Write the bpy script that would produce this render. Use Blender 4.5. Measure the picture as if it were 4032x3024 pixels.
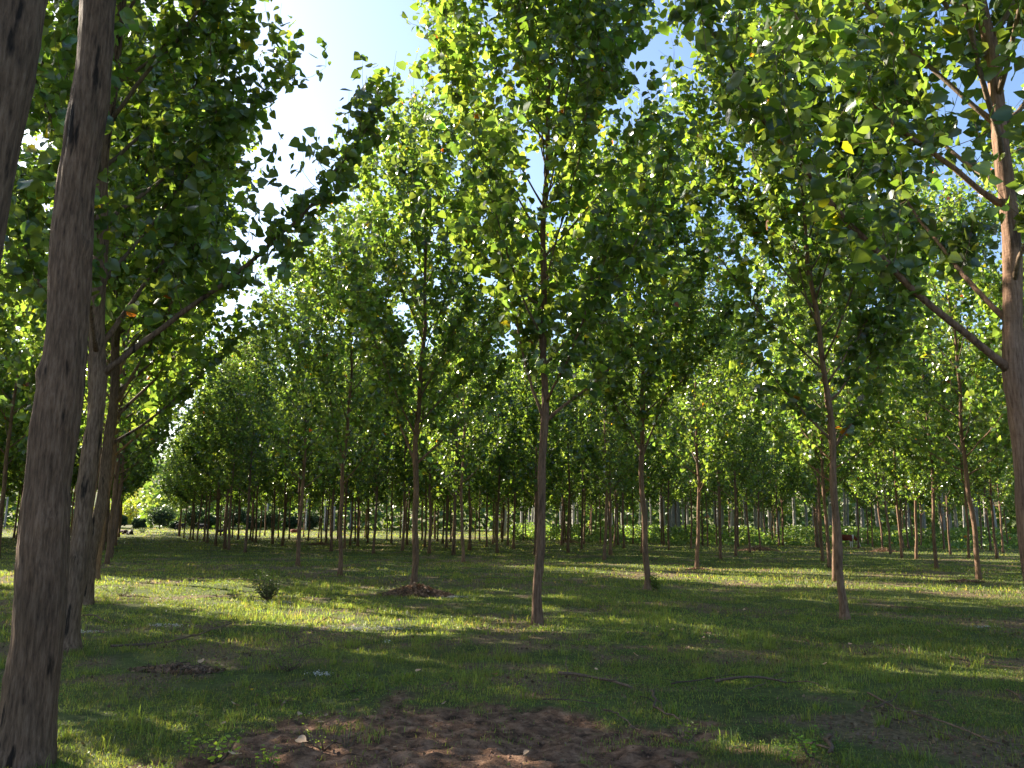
import bpy, math
import numpy as np
from mathutils import Vector, Matrix
R = math.radians
sc = bpy.context.scene
COL = sc.collection
for o in list(bpy.data.objects): bpy.data.objects.remove(o)

# ------------------------------------------------------------------ camera
EYE, PITCH, F = 1.70, R(9.66), 840.0
cam = bpy.data.cameras.new('camera'); cam.sensor_width = 36; cam.lens = 36*F/1024
cam.clip_start = 0.05; cam.clip_end = 3000
co = bpy.data.objects.new('camera', cam); COL.objects.link(co)
ROLL = R(.6)
CM = Matrix.Rotation(R(90)+PITCH, 4, 'X') @ Matrix.Rotation(ROLL, 4, 'Z'); CM.translation = (0, 0, EYE); co.matrix_world = CM
sc.camera = co
sc.render.resolution_x, sc.render.resolution_y = 1024, 768
# ------------------------------------------------------------------ light
SUN_AZ, SUN_EL = R(56), R(29)       # azimuth measured from +Y towards -X
sd = Vector((-math.sin(SUN_AZ)*math.cos(SUN_EL), math.cos(SUN_AZ)*math.cos(SUN_EL), math.sin(SUN_EL)))
sl = bpy.data.lights.new('sun', 'SUN'); sl.energy = 5.0; sl.angle = R(0.53); sl.color = (1, .90, .74)
so = bpy.data.objects.new('sun', sl); COL.objects.link(so)
so.rotation_euler = sd.to_track_quat('Z', 'Y').to_euler(); so.location = (-20, 20, 40)
w = bpy.data.worlds.new('World'); sc.world = w; w.use_nodes = True
nt = w.node_tree; bg = nt.nodes['Background']
sky = nt.nodes.new('ShaderNodeTexSky'); sky.sky_type = 'NISHITA'; sky.sun_disc = False
sky.sun_elevation = SUN_EL; sky.sun_rotation = -SUN_AZ
sky.air_density = 1.0; sky.dust_density = 2.0; sky.ozone_density = 3.5
nt.links.new(sky.outputs[0], bg.inputs[0]); bg.inputs[1].default_value = 0.09
sc.view_settings.view_transform = 'Standard'; sc.view_settings.look = 'None'
sc.view_settings.exposure = 1.9; sc.view_settings.gamma = 1
sc.cycles.max_bounces = 8; sc.cycles.diffuse_bounces = 4; sc.cycles.transmission_bounces = 6
sc.cycles.transparent_max_bounces = 8; sc.cycles.glossy_bounces = 3
sc.cycles.sample_clamp_indirect = 8

# ------------------------------------------------------------------ helpers
def unproj(px, py):
    """pixel of the 4032x3024 photo -> ground point"""
    f = F*4032/1024
    d = CM.to_3x3() @ Vector(((px-2016)/f, -(py-1512)/f, -1))
    t = -EYE/d.z
    return d.x*t, d.y*t
_r = np.random.default_rng(5); _tab = _r.random((257, 257)); _tab[256] = _tab[0]; _tab[:, 256] = _tab[:, 0]
def vnoise(x, y, s=1.0, off=0.0):
    x = np.asarray(x, float)/s+off*17.3+1000; y = np.asarray(y, float)/s+off*9.1+1000
    xi = np.floor(x).astype(int); yi = np.floor(y).astype(int)
    u = x-xi; v = y-yi; u = u*u*(3-2*u); v = v*v*(3-2*v); xi %= 256; yi %= 256
    return (_tab[xi, yi]*(1-u)+_tab[xi+1, yi]*u)*(1-v)+(_tab[xi, yi+1]*(1-u)+_tab[xi+1, yi+1]*u)*v
def sstep(a, b, x):
    t = np.clip((x-a)/(b-a), 0, 1); return t*t*(3-2*t)
BARE = []   # extra litter patches: cx, cy, rx, ry, strength
for px, py, rx, ry, s in [(640, 2660, .55, .30, .9), (700, 2470, .5, .35, .7), (330, 2480, .5, .5, .8), (2600, 2720, .5, .3, .5),
        (1650, 2330, .9, .7, .85), (1750, 2380, 1.0, .35, .7), (3110, 2500, .5, .3, .4), (3020, 2400, 1.2, .3, .6), (3760, 2290, 1.1, .5, .8),
        (3400, 2165, 2.5, 1., .6), (2720, 2240, 1.2, .7, .7), (3050, 2155, 4, 1.2, .8), (1260, 2140, 1.0, .6, .6), (1980, 2200, 1.8, .8, .6),
        (1500, 2540, .9, .3, .5), (3550, 2920, .7, .35, .6), (3840, 2900, .5, .3, .4), (1200, 2690, .8, .18, .5), (2380, 2215, .8, .5, .6),
        (3300, 2290, 2., .5, .6), (3890, 2480, .6, .3, .4), (2450, 2420, .5, .3, .4)]:
    cx, cy = unproj(px, py); BARE.append((cx, cy, rx, ry, s))
def soil(x, y):
    """bare red earth in the foreground"""
    n = vnoise(x, y, .5, 1)*.5+vnoise(x, y, .17, 2)*.3
    d = np.sqrt(((x+.22)/2.45)**2+((y-6.4)/2.25)**2)
    d = np.where(y < 6.4, np.sqrt(((x+.22)/2.45)**2+((y-6.4)/3.2)**2), d)
    return 1-sstep(.74, 1.02, d+(n-.4)*.95)
def litter(x, y):
    m = sstep(.50, .70, vnoise(x, y, 1.7, 3)*.55+vnoise(x, y, .45, 4)*.45)*.8
    for cx, cy, rx, ry, s in BARE:
        d = np.sqrt(((x-cx)/rx)**2+((y-cy)/ry)**2)+(vnoise(x, y, .25, 6)-.5)*.9
        m = np.maximum(m, s*(1-sstep(.7, 1.1, d)))
    return m
def hgt(x, y):
    x = np.asarray(x, float); y = np.asarray(y, float)
    r = np.sqrt(x*x+y*y)
    h = (vnoise(x, y, 2.6, 7)-.5)*.10+(vnoise(x, y, .8, 8)-.5)*.05
    h = h+np.clip(r-110, 0, 1e9)*.008
    s = soil(x, y)
    h = h-.03*s+s*((vnoise(x, y, .30, 9)-.5)*.045+(vnoise(x, y, .13, 10)-.5)*.045+(vnoise(x, y, .065, 11)-.5)*.034)
    h = h+np.clip(r-330, 0, 1e9)**1.0*.10*sstep(330, 500, r)*(1-sstep(500, 1500, r)*.5)*(.5+vnoise(x, y, 140, 12))
    return h
def hz(x, y): return float(hgt(x, y))

def mesh_np(name, verts, faces_list, tint=None, mat=None, smooth=False, extra=None, mats=None, midx=None):
    """verts (N,3); faces_list = list of int arrays (M,k)"""
    me = bpy.data.meshes.new(name)
    verts = np.asarray(verts, np.float32)
    me.vertices.add(len(verts)); me.vertices.foreach_set('co', verts.ravel())
    nl = sum(f.size for f in faces_list); nf = sum(len(f) for f in faces_list)
    me.loops.add(nl); me.loops.foreach_set('vertex_index', np.concatenate([f.ravel() for f in faces_list]).astype(np.int32))
    me.polygons.add(nf)
    tot = np.concatenate([np.full(len(f), f.shape[1]) for f in faces_list]).astype(np.int32)
    st = np.concatenate([[0], np.cumsum(tot)[:-1]]).astype(np.int32)
    me.polygons.foreach_set('loop_start', st); me.polygons.foreach_set('loop_total', tot)
    if smooth: me.polygons.foreach_set('use_smooth', np.ones(nf, bool))
    if tint is not None:
        a = me.color_attributes.new('tint', 'FLOAT_COLOR', 'POINT')
        c = np.ones((len(verts), 4), np.float32); c[:, :3] = tint; a.data.foreach_set('color', c.ravel())
    if mats:
        for m in mats: me.materials.append(m)
        if midx is not None: me.polygons.foreach_set('material_index', np.asarray(midx, np.int32))
    elif mat: me.materials.append(mat)
    me.update(calc_edges=True); me.validate()
    return me
def scatter(name, tv, tf, pos, mats3, tint, mat):
    """instance template tv (k,3), tf list of tuples, at pos (n,3) with matrices (n,3,3) -> one mesh"""
    tv = np.asarray(tv, float); n = len(pos); k = len(tv)
    V = np.einsum('nij,kj->nki', mats3, tv)+pos[:, None, :]
    by = {}
    for f in tf: by.setdefault(len(f), []).append(f)
    fl = [(np.array(fs)[None]+(np.arange(n)*k)[:, None, None]).reshape(-1, L) for L, fs in by.items()]
    T = np.repeat(tint, k, 0)
    return mesh_np(name, V.reshape(-1, 3), fl, T, mat)
def link(me, name, parent=None, loc=(0, 0, 0)):
    o = bpy.data.objects.new(name, me); COL.objects.link(o); o.location = loc
    if parent: o.parent = parent
    return o
def tag(o, label=None, cat=None, group=None, kind=None):
    if label: o['label'] = label
    if cat: o['category'] = cat
    if group: o['group'] = group
    if kind: o['kind'] = kind
    return o
class Tubes:
    def __init__(s): s.v = []; s.f = []; s.n = 0
    def add(s, pts, rad, sides=6, cap=True, squash=None):
        pts = np.asarray(pts, float); n = len(pts); rad = np.broadcast_to(rad, (n,))
        t = np.gradient(pts, axis=0); t /= np.linalg.norm(t, axis=1)[:, None]+1e-9
        a = np.array([1., 0, 0]) if abs(t[0, 0]) < .9 else np.array([0, 1., 0])
        ang = np.arange(sides)*2*math.pi/sides
        V = []
        u = np.cross(t[0], a); u /= np.linalg.norm(u)
        for i in range(n):
            u = u-t[i]*np.dot(u, t[i]); u /= np.linalg.norm(u)+1e-9
            w_ = np.cross(t[i], u)
            rr = rad[i] if squash is None else rad[i]*squash(i, ang)
            V.append(pts[i]+(np.cos(ang)*rr)[:, None]*u+(np.sin(ang)*rr)[:, None]*w_)
        V = np.concatenate(V)
        i0 = np.arange(n-1)[:, None]*sides; j = np.arange(sides)[None]; k = (j+1) % sides
        F_ = np.stack([i0+j, i0+k, i0+k+sides, i0+j+sides], -1).reshape(-1, 4)+s.n
        s.v.append(V); s.f.append(F_); s.n += len(V)
        if cap:   # pointed / closed ends
            s.v.append(np.array([pts[0], pts[-1]])); c0, c1 = s.n, s.n+1; b = s.n-len(V); s.n += 2
            jj = np.arange(sides); kk = (jj+1) % sides
            e0 = np.stack([b+kk, b+jj, np.full(sides, c0), np.full(sides, c0)], -1)
            e1 = np.stack([b+(n-1)*sides+jj, b+(n-1)*sides+kk, np.full(sides, c1), np.full(sides, c1)], -1)
            s.tri = getattr(s, 'tri', []); s.tri += [e0[:, :3], e1[:, :3]]
    def mesh(s, name, mat, smooth=True, tint=None):
        fl = [np.concatenate(s.f)]
        if getattr(s, 'tri', None): fl.append(np.concatenate(s.tri))
        return mesh_np(name, np.concatenate(s.v), fl, tint, mat, smooth)

# ------------------------------------------------------------------ materials
def newmat(name):
    m = bpy.data.materials.new(name); m.use_nodes = True; n = m.node_tree
    for x in list(n.nodes): n.nodes.remove(x)
    out = n.nodes.new('ShaderNodeOutputMaterial')
    return m, n, out
def N(n, t, **kw):
    x = n.nodes.new(t)
    for k, v in kw.items():
        if isinstance(k, str) and hasattr(x, k): setattr(x, k, v)
    return x
def leafmat(name, base, trans, rough=.38, fac=.5, spec=.5, vein=False):
    m, n, out = newmat(name); L = n.links.new
    at = N(n, 'ShaderNodeVertexColor'); at.layer_name = 'tint'
    oi = N(n, 'ShaderNodeObjectInfo')
    hs = N(n, 'ShaderNodeHueSaturation')
    mr = N(n, 'ShaderNodeMapRange'); mr.inputs[3].default_value = .485; mr.inputs[4].default_value = .515
    L(oi.outputs['Random'], mr.inputs[0]); L(mr.outputs[0], hs.inputs['Hue'])
    mv = N(n, 'ShaderNodeMapRange'); mv.inputs[3].default_value = 1.12; mv.inputs[4].default_value = .88
    L(oi.outputs['Random'], mv.inputs[0]); L(mv.outputs[0], hs.inputs['Value'])
    L(at.outputs[0], hs.inputs['Color'])
    def mul(c):
        x = N(n, 'ShaderNodeMix'); x.data_type = 'RGBA'; x.blend_type = 'MULTIPLY'; x.inputs[0].default_value = 1
        x.inputs[6].default_value = (*c, 1); L(hs.outputs[0], x.inputs[7]); return x.outputs[2]
    p = N(n, 'ShaderNodeBsdfPrincipled'); p.inputs['Roughness'].default_value = rough
    p.inputs['Specular IOR Level'].default_value = spec
    L(mul(base), p.inputs['Base Color'])
    tr = N(n, 'ShaderNodeBsdfTranslucent'); L(mul(trans), tr.inputs[0])
    mx = N(n, 'ShaderNodeMixShader'); mx.inputs[0].default_value = fac
    L(p.outputs[0], mx.inputs[1]); L(tr.outputs[0], mx.inputs[2]); L(mx.outputs[0], out.inputs[0])
    return m
M_leaf = leafmat('poplar_leaf', (.068, .116, .042), (.30, .455, .05), fac=.49, spec=1.0, rough=.27)
M_mleaf = leafmat('mature_leaf', (.10, .16, .05), (.28, .42, .06), fac=.42, spec=.7, rough=.4)
M_grass = leafmat('grass_blade', (.085, .112, .034), (.38, .48, .06), fac=.42, rough=.5, spec=.35)
M_weed = leafmat('weed_leaf', (.08, .12, .035), (.28, .38, .05), fac=.4, rough=.5, spec=.35)
M_bush = leafmat('bush_leaf', (.07, .11, .035), (.16, .28, .05), fac=.3, rough=.5, spec=.4)
M_dry = leafmat('dry_leaf', (.42, .30, .20), (.25, .16, .07), fac=.15, rough=.7, spec=.3)

def barkmat(name, c1, c2, c3, stain=0., scale=1., bump=.6, rings=True):
    m, n, out = newmat(name); L = n.links.new
    tc = N(n, 'ShaderNodeTexCoord'); oi = N(n, 'ShaderNodeObjectInfo')
    mp = N(n, 'ShaderNodeMapping'); L(tc.outputs['Object'], mp.inputs[0]); mp.inputs['Scale'].default_value = (24*scale, 24*scale, 3.4*scale)
    n1 = N(n, 'ShaderNodeTexNoise'); n1.inputs['Scale'].default_value = 1.6; n1.inputs['Detail'].default_value = 6; n1.inputs['Roughness'].default_value = .65
    L(mp.outputs[0], n1.inputs[0])
    n2 = N(n, 'ShaderNodeTexNoise'); n2.inputs['Scale'].default_value = 1.3; n2.inputs['Detail'].default_value = 4; L(tc.outputs['Object'], n2.inputs[0])
    mp3 = N(n, 'ShaderNodeMapping'); L(tc.outputs['Object'], mp3.inputs[0]); mp3.inputs['Scale'].default_value = (3, 3, 26)
    n3 = N(n, 'ShaderNodeTexNoise'); n3.inputs['Scale'].default_value = 1.0; n3.inputs['Detail'].default_value = 3; L(mp3.outputs[0], n3.inputs[0])
    r1 = N(n, 'ShaderNodeValToRGB'); L(n1.outputs[0], r1.inputs[0])
    e = r1.color_ramp.elements; e[0].position = .28; e[0].color = (*c1, 1); e[1].position = .74; e[1].color = (*c3, 1)
    x = e.new(.5); x.color = (*c2, 1)
    mx = N(n, 'ShaderNodeMix'); mx.data_type = 'RGBA'; mx.blend_type = 'MULTIPLY'; mx.inputs[0].default_value = .8
    r2 = N(n, 'ShaderNodeValToRGB'); L(n2.outputs[0], r2.inputs[0]); e = r2.color_ramp.elements
    e[0].position = .35; e[0].color = (.62, .62, .60, 1); e[1].position = .65; e[1].color = (1.1, 1.05, 1.0, 1)
    L(r1.outputs[0], mx.inputs[6]); L(r2.outputs[0], mx.inputs[7])
    col = mx.outputs[2]
    if stain:
        mps = N(n, 'ShaderNodeMapping'); L(tc.outputs['Object'], mps.inputs[0]); mps.inputs['Scale'].default_value = (9, 9, 1.7)
        mps.inputs['Location'].default_value = (3.1, 1.7, .4)
        ns = N(n, 'ShaderNodeTexNoise'); ns.inputs['Scale'].default_value = 1.; ns.inputs['Detail'].default_value = 5; L(mps.outputs[0], ns.inputs[0])
        rs = N(n, 'ShaderNodeValToRGB'); L(ns.outputs[0], rs.inputs[0]); e = rs.color_ramp.elements
        e[0].position = .62; e[0].color = (1, 1, 1, 1); e[1].position = .68; e[1].color = (1-stain,)*3+(1,)
        ms = N(n, 'ShaderNodeMix'); ms.data_type = 'RGBA'; ms.blend_type = 'MULTIPLY'; ms.inputs[0].default_value = 1
        L(col, ms.inputs[6]); L(rs.outputs[0], ms.inputs[7]); col = ms.outputs[2]
    hs = N(n, 'ShaderNodeHueSaturation'); mr = N(n, 'ShaderNodeMapRange'); mr.inputs[3].default_value = .8; mr.inputs[4].default_value = 1.2
    L(oi.outputs['Random'], mr.inputs[0]); L(mr.outputs[0], hs.inputs['Value']); L(col, hs.inputs['Color'])
    p = N(n, 'ShaderNodeBsdfPrincipled'); p.inputs['Roughness'].default_value = .85; p.inputs['Specular IOR Level'].default_value = .25
    L(hs.outputs[0], p.inputs['Base Color'])
    ad = N(n, 'ShaderNodeMath', operation='ADD'); L(n1.outputs[0], ad.inputs[0])
    m3 = N(n, 'ShaderNodeMath', operation='MULTIPLY'); L(n3.outputs[0], m3.inputs[0]); m3.inputs[1].default_value = .7 if rings else 0
    L(m3.outputs[0], ad.inputs[1])
    b = N(n, 'ShaderNodeBump'); b.inputs['Strength'].default_value = bump; b.inputs['Distance'].default_value = .03
    L(ad.outputs[0], b.inputs['Height']); L(b.outputs[0], p.inputs['Normal']); L(p.outputs[0], out.inputs[0])
    return m
M_bark = barkmat('poplar_bark', (.095, .052, .032), (.24, .14, .09), (.37, .235, .16), stain=.5)
M_oldbark = barkmat('old_bark', (.05, .030, .019), (.185, .112, .070), (.32, .21, .14), stain=.85, scale=1.1, bump=1.0, rings=False)
M_greybark = barkmat('grey_bark', (.22, .20, .19), (.34, .32, .30), (.46, .43, .41), scale=.5)
M_branch = barkmat('branch_bark', (.08, .06, .045), (.17, .12, .08), (.27, .20, .14))
M_stick = barkmat('dead_wood', (.07, .048, .034), (.15, .10, .07), (.26, .19, .135), scale=2)

# ground
def groundmat():
    m, n, out = newmat('ground_soil_turf'); L = n.links.new
    tc = N(n, 'ShaderNodeTexCoord')
    at = N(n, 'ShaderNodeVertexColor'); at.layer_name = 'tint'
    sp = N(n, 'ShaderNodeSeparateColor'); L(at.outputs[0], sp.inputs[0])
    def noise(s, d=5, r=.6):
        x = N(n, 'ShaderNodeTexNoise'); x.inputs['Scale'].default_value = s; x.inputs['Detail'].default_value = d; x.inputs['Roughness'].default_value = r
        L(tc.outputs['Object'], x.inputs[0]); return x.outputs[0]
    def ramp(src, *st):
        x = N(n, 'ShaderNodeValToRGB'); L(src, x.inputs[0]); e = x.color_ramp.elements
        e[0].position, e[0].color = st[0][0], (*st[0][1], 1); e[1].position, e[1].color = st[-1][0], (*st[-1][1], 1)
        for p_, c_ in st[1:-1]: k = e.new(p_); k.color = (*c_, 1)
        return x.outputs[0]
    def mix(f, a, b):
        x = N(n, 'ShaderNodeMix'); x.data_type = 'RGBA'
        L(f, x.inputs[0]) if not isinstance(f, float) else setattr(x.inputs[0], 'default_value', f)
        L(a, x.inputs[6]); L(b, x.inputs[7]); return x.outputs[2]
    turf = ramp(noise(9, 8, .7), (.36, (.035, .030, .014)), (.5, (.075, .080, .026)), (.64, (.13, .15, .045)))
    turf2 = ramp(noise(.35, 4), (.38, (.060, .095, .022)), (.62, (.155, .19, .055)))
    turf = mix(.45, turf, turf2)
    lit = ramp(noise(22, 6, .7), (.32, (.07, .045, .028)), (.55, (.20, .135, .085)), (.72, (.36, .26, .17)))
    so_ = ramp(noise(7, 8, .65), (.36, (.05, .028, .017)), (.5, (.20, .108, .064)), (.66, (.38, .225, .14)))
    c = mix(sp.outputs[1], turf, lit); c = mix(sp.outputs[0], c, so_)
    p = N(n, 'ShaderNodeBsdfPrincipled'); p.inputs['Roughness'].default_value = .95; p.inputs['Specular IOR Level'].default_value = .15
    L(c, p.inputs['Base Color'])
    b = N(n, 'ShaderNodeBump'); b.inputs['Strength'].default_value = .9; b.inputs['Distance'].default_value = .04
    ad = N(n, 'ShaderNodeMath', operation='ADD'); L(noise(18, 8, .7), ad.inputs[0]); L(noise(60, 4, .6), ad.inputs[1])
    L(ad.outputs[0], b.inputs['Height']); L(b.outputs[0], p.inputs['Normal']); L(p.outputs[0], out.inputs[0])
    return m
M_ground = groundmat()
def axis(lo_f, hi_f, step, lo, hi, g):
    a = list(np.arange(lo_f, hi_f, step)); s = step
    while a[-1] < hi: s *= g; a.append(a[-1]+s)
    s = step; b = [lo_f]
    while b[-1] > lo: s *= g; b.append(b[-1]-s)
    return np.array(b[::-1][:-1]+a)
gx = axis(-3.6, 2.9, .03, -1800, 1800, 1.065); gy = axis(5.2, 9.2, .03, -60, 2400, 1.055)
GX, GY = np.meshgrid(gx, gy)
Z = hgt(GX, GY); nx, ny = len(gx), len(gy)
idx = np.arange(nx*ny).reshape(ny, nx)
gf = np.stack([idx[:-1, :-1], idx[:-1, 1:], idx[1:, 1:], idx[1:, :-1]], -1).reshape(-1, 4)
gt = np.zeros((nx*ny, 3)); gt[:, 0] = soil(GX, GY).ravel(); gt[:, 1] = litter(GX, GY).ravel()
g = link(mesh_np('ground', np.stack([GX, GY, Z], -1).reshape(-1, 3), [gf], gt, M_ground, True), 'ground'); tag(g, kind='structure')

# ------------------------------------------------------------------ leaves
LV = [(0, 0, 0), (.30, -.05, .05), (.50, .24, .10), (.33, .62, .07), (0, 1.02, -.06), (-.30, -.05, .05), (-.50, .24, .10), (-.33, .62, .07)]
LF = [(0, 1, 2, 3, 4), (0, 4, 7, 6, 5)]
def rand_frames(rng, n, tipdown=.55, size=None, upn=.5):
    az = rng.uniform(0, 2*math.pi, n)
    el = -rng.uniform(-.3, 1.35, n)*tipdown*1.5
    t = np.stack([np.cos(az)*np.cos(el), np.sin(az)*np.cos(el), np.sin(el)], 1)
    q = rng.normal(size=(n, 3)); q[:, 2] = q[:, 2]*.55+upn
    nn = q-t*np.sum(q*t, 1)[:, None]; nn /= np.linalg.norm(nn, axis=1)[:, None]+1e-9
    s = np.cross(t, nn)
    Mx = np.stack([s, t, nn], 2)
    return Mx*size[:, None, None]
def leaf_tints(rng, n, z01, yellow=.009):
    b = rng.uniform(.62, 1.35, n)
    c = np.stack([b*rng.uniform(.85, 1.25, n), b, b*rng.uniform(.6, 1.3, n)], 1)
    r = rng.random(n)
    y = r < yellow; c[y] = c[y]*0+np.array([2.6, 1.5, .5])*rng.uniform(.7, 1.1, (y.sum(), 1))
    o_ = (r > 1-.0012-.02*(z01 > .94)); c[o_] = np.array([3.6, .75, .5])*rng.uniform(.7, 1.1, (o_.sum(), 1))
    return c

def make_tree(seed, H=13.5, r0=.10, fork=3.5, cr=2.5, nleaf=9450, lsize=.145, limbs=None, tint=(1, 1, 1), bark=M_bark, mleaf=M_leaf,
              lean=(0, 0), nlimb=34, sides=14, sep=4, kname='poplar_tree', wob=.05, hi=True, zmid=.40):
    """returns the Empty of a tree with trunk, limb children and crown"""
    rng = np.random.default_rng(seed)
    near = sides >= 20; zs = np.concatenate([np.arange(0, 6.5, .05), np.arange(6.5, H+.01, .25)]) if near else np.arange(0, H+.01, .25 if hi else .6); m = len(zs)
    ph = rng.uniform(0, 6, 4)
    wx = wob*(np.sin(zs*.9+ph[0])-np.sin(ph[0]))+.02*np.sin(zs*2.7+ph[1])+lean[0]*zs
    wy = wob*(np.sin(zs*.8+ph[2])-np.sin(ph[2]))+lean[1]*zs
    tp = np.stack([wx, wy, zs], 1); tp[0, 2] = -.15
    fade = sstep(0, 1, zs); tp[:, :2] = tp[:, :2]*fade[:, None]
    tr = r0*np.clip(1-zs/H, .02, 1)**.75
    tr = tr*(1+(.25 if r0 > .17 else .55)*np.exp(-zs/.13)+.05*np.sin(zs*5+ph[3])*rng.uniform(.3, 1, m)+.12*np.exp(-((zs-fork)/.25)**2))
    T = Tubes(); knots = [((.9+i*.75+.3*math.sin(seed*3+i*2)), (seed*1.7+i*2.3) % 6.28) for i in range(6)]
    a1, a2 = rng.uniform(0, 6, 2)
    T.add(tp, tr, sides, squash=(lambda i, an: 1+.05*np.sin(3*an+a1+zs[i]*.4)+.025*np.sin(7*an+a2+zs[i]*1.1)+((.006/max(tr[i], .03))*(vnoise(np.cos(an)*tr[i]*75+zs[i]*2.2, np.sin(an)*tr[i]*75+zs[i]*1.4, 1, seed)*2-1)+(.014/max(tr[i], .05))*(vnoise(np.cos(an)*2+zs[i]*3.1, np.sin(an)*2-zs[i]*2.6, 1, seed+1)-.5)+sum(.16*math.exp(-((zs[i]-kz)/.07)**2)*np.exp(-((np.mod(an-ka+3.1416, 6.2832)-3.1416)/.4)**2) for kz, ka in knots) if near else 0)) if hi else None)
    root = bpy.data.objects.new(kname, None); COL.objects.link(root); root.empty_display_size = .3
    link(T.mesh(kname+'_trunk', bark), 'trunk', root)
    def trunk_at(z): return np.array([np.interp(z, zs, tp[:, 0]), np.interp(z, zs, tp[:, 1]), z]), np.interp(z, zs, tr)
    def prof(z):
        u = (z-fork)/(H-fork)
        return cr*np.interp(u, [0, .12, .25, zmid, .65, .85, 1], [.82, .98, 1.05, 1.02, .86, .60, .14])
    seg = []      # leaf bearing segments (a, b, weight)
    B = Tubes(); limbsobj = []
    allimbs = []
    if limbs:
        for z, az, tilt, Ln in limbs: allimbs.append((z, R(az), R(tilt), Ln))
        zstart = max(l[0] for l in limbs)+.35
    else: zstart = fork
    hs_ = np.linspace(zstart, H*.95, nlimb)+rng.uniform(-.12, .12, nlimb)
    az = rng.uniform(0, 6.28)
    for k, z in enumerate(hs_):
        az += 2.4+rng.uniform(-.4, .4)
        u = (z-fork)/(H-fork); tilt = R(np.interp(u, [0, .3, 1], [48, 36, 20])+rng.uniform(-8, 8))
        Ln = min(prof(z+.8)/math.sin(tilt)*rng.uniform(.8, 1.15), (H-z)*.9+.3)
        allimbs.append((z, az, tilt, Ln))
    for k, (z, az, tilt, Ln) in enumerate(allimbs):
        p0, rt = trunk_at(z)
        ns = max(4, int(Ln/.35)); ss = np.linspace(0, 1, ns+1)
        tl = tilt*(1+.10*(1-ss)-.45*ss**1.5)
        aa = az+.25*rng.normal()*ss
        d = np.stack([np.cos(aa)*np.sin(tl), np.sin(aa)*np.sin(tl), np.cos(tl)], 1)
        d += rng.normal(size=d.shape)*.06; d /= np.linalg.norm(d, axis=1)[:, None]
        P = p0+np.concatenate([[[0, 0, 0]], np.cumsum(d[:-1]*Ln/ns, 0)])
        rl = min(rt*.55, .010+.010*Ln)*(.62 if (limbs and k < len(limbs)) else .6)
        rad = rl*(1-ss)**.8+.004; rad[0] *= 1.35
        if k < sep and hi:
            LT = Tubes(); LT.add(P, rad, 8); limbsobj.append(LT)
        else: B.add(P, rad, 6 if hi else 4)
        for i in range(ns):
            if ss[i] > .2: seg.append((P[i], P[i+1], 1.0))
        # side branches
        for i in range(1, ns+1):
            if ss[i] < .22: continue
            for q in range((3 if hi else 2) if Ln > 1.2 else 1):
                side = rng.normal(size=3); side[2] = side[2]*.7+.30; side /= np.linalg.norm(side)
                dd = d[i]*.45+side*.9; dd /= np.linalg.norm(dd)
                l2 = rng.uniform(.4, 1.35)*min(1, .55+Ln*.3)
                st = P[i]; n2 = 3; pp = [st]; cur = dd.copy()
                for j in range(n2):
                    pp.append(pp[-1]+cur*l2/n2); cur = cur+np.array([0, 0, .40]); cur /= np.linalg.norm(cur)
                pp = np.array(pp)
                if hi or q == 0: B.add(pp, np.linspace(.006, .0022, n2+1), 3, cap=False)
                for j in range(n2): seg.append((pp[j], pp[j+1], 1.3))
                if rng.random() < .75:   # upright shoot
                    s0 = pp[rng.integers(1, n2+1)]; l3 = rng.uniform(.3, .85); e = s0+np.array([rng.normal()*.12, rng.normal()*.12, 1])*l3
                    if hi: B.add(np.array([s0, (s0+e)/2+rng.normal(size=3)*.02, e]), [.004, .003, .0018], 3, cap=False)
                    seg.append((s0, e, 1.2))
    ztop = H*.80; seg.append((trunk_at(ztop)[0], trunk_at(H)[0], 1.4))
    for i, LT in enumerate(limbsobj): link(LT.mesh(kname+'_limb', bark), 'limb', root)
    link(B.mesh(kname+'_branches', M_branch if hi else bark), 'branches', root)
    A = np.array([s[0] for s in seg]); E = np.array([s[1] for s in seg]); W = np.array([s[2] for s in seg])
    ln = np.linalg.norm(E-A, axis=1)*W; cdf = np.cumsum(ln)/ln.sum()
    ii = np.searchsorted(cdf, rng.random(nleaf)); ii = np.clip(ii, 0, len(A)-1)
    tt = rng.random(nleaf)[:, None]; pos = A[ii]*(1-tt)+E[ii]*tt
    off = rng.normal(size=(nleaf, 3)); off[:, 2] -= .3; off /= np.linalg.norm(off, axis=1)[:, None]
    pos = pos+off*rng.uniform(.03, .20, (nleaf, 1))
    size = lsize*np.clip(rng.normal(1, .24, nleaf), .45, 1.4)
    z01 = pos[:, 2]/H; size *= np.where(z01 > .9, .85, 1)
    # clump tone: darker / lighter sprays by branch
    br = rng.uniform(.7, 1.3, len(A)); c = leaf_tints(rng, nleaf, z01)*br[ii][:, None]*np.array(tint)
    Mx = rand_frames(rng, nleaf, size=size, upn=.12)
    link(scatter(kname+'_crown', LV, LF, pos, Mx, c, mleaf), 'crown', root)
    return root
def copy_tree(root):
    r = root.copy(); COL.objects.link(r)
    for ch in list(root.children):
        c = ch.copy(); COL.objects.link(c); c.parent = r
    return r

# ------------------------------------------------------------------ poplars
ORD = ['first', 'second', 'third', 'fourth', 'fifth', 'sixth', 'seventh', 'eighth', 'ninth', 'tenth', 'eleventh', 'twelfth', 'thirteenth']
count = 0
G_NEAR = 'planted poplars of the grove'
def put(o, x, y, rot=0, s=1.0, label=None, group=G_NEAR):
    global count; count += 1
    o.location = (x, y, hz(x, y)); o.rotation_euler = (0, 0, rot); o.scale = (s, s, s)
    tag(o, label, 'poplar', group)
placed = []
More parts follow.
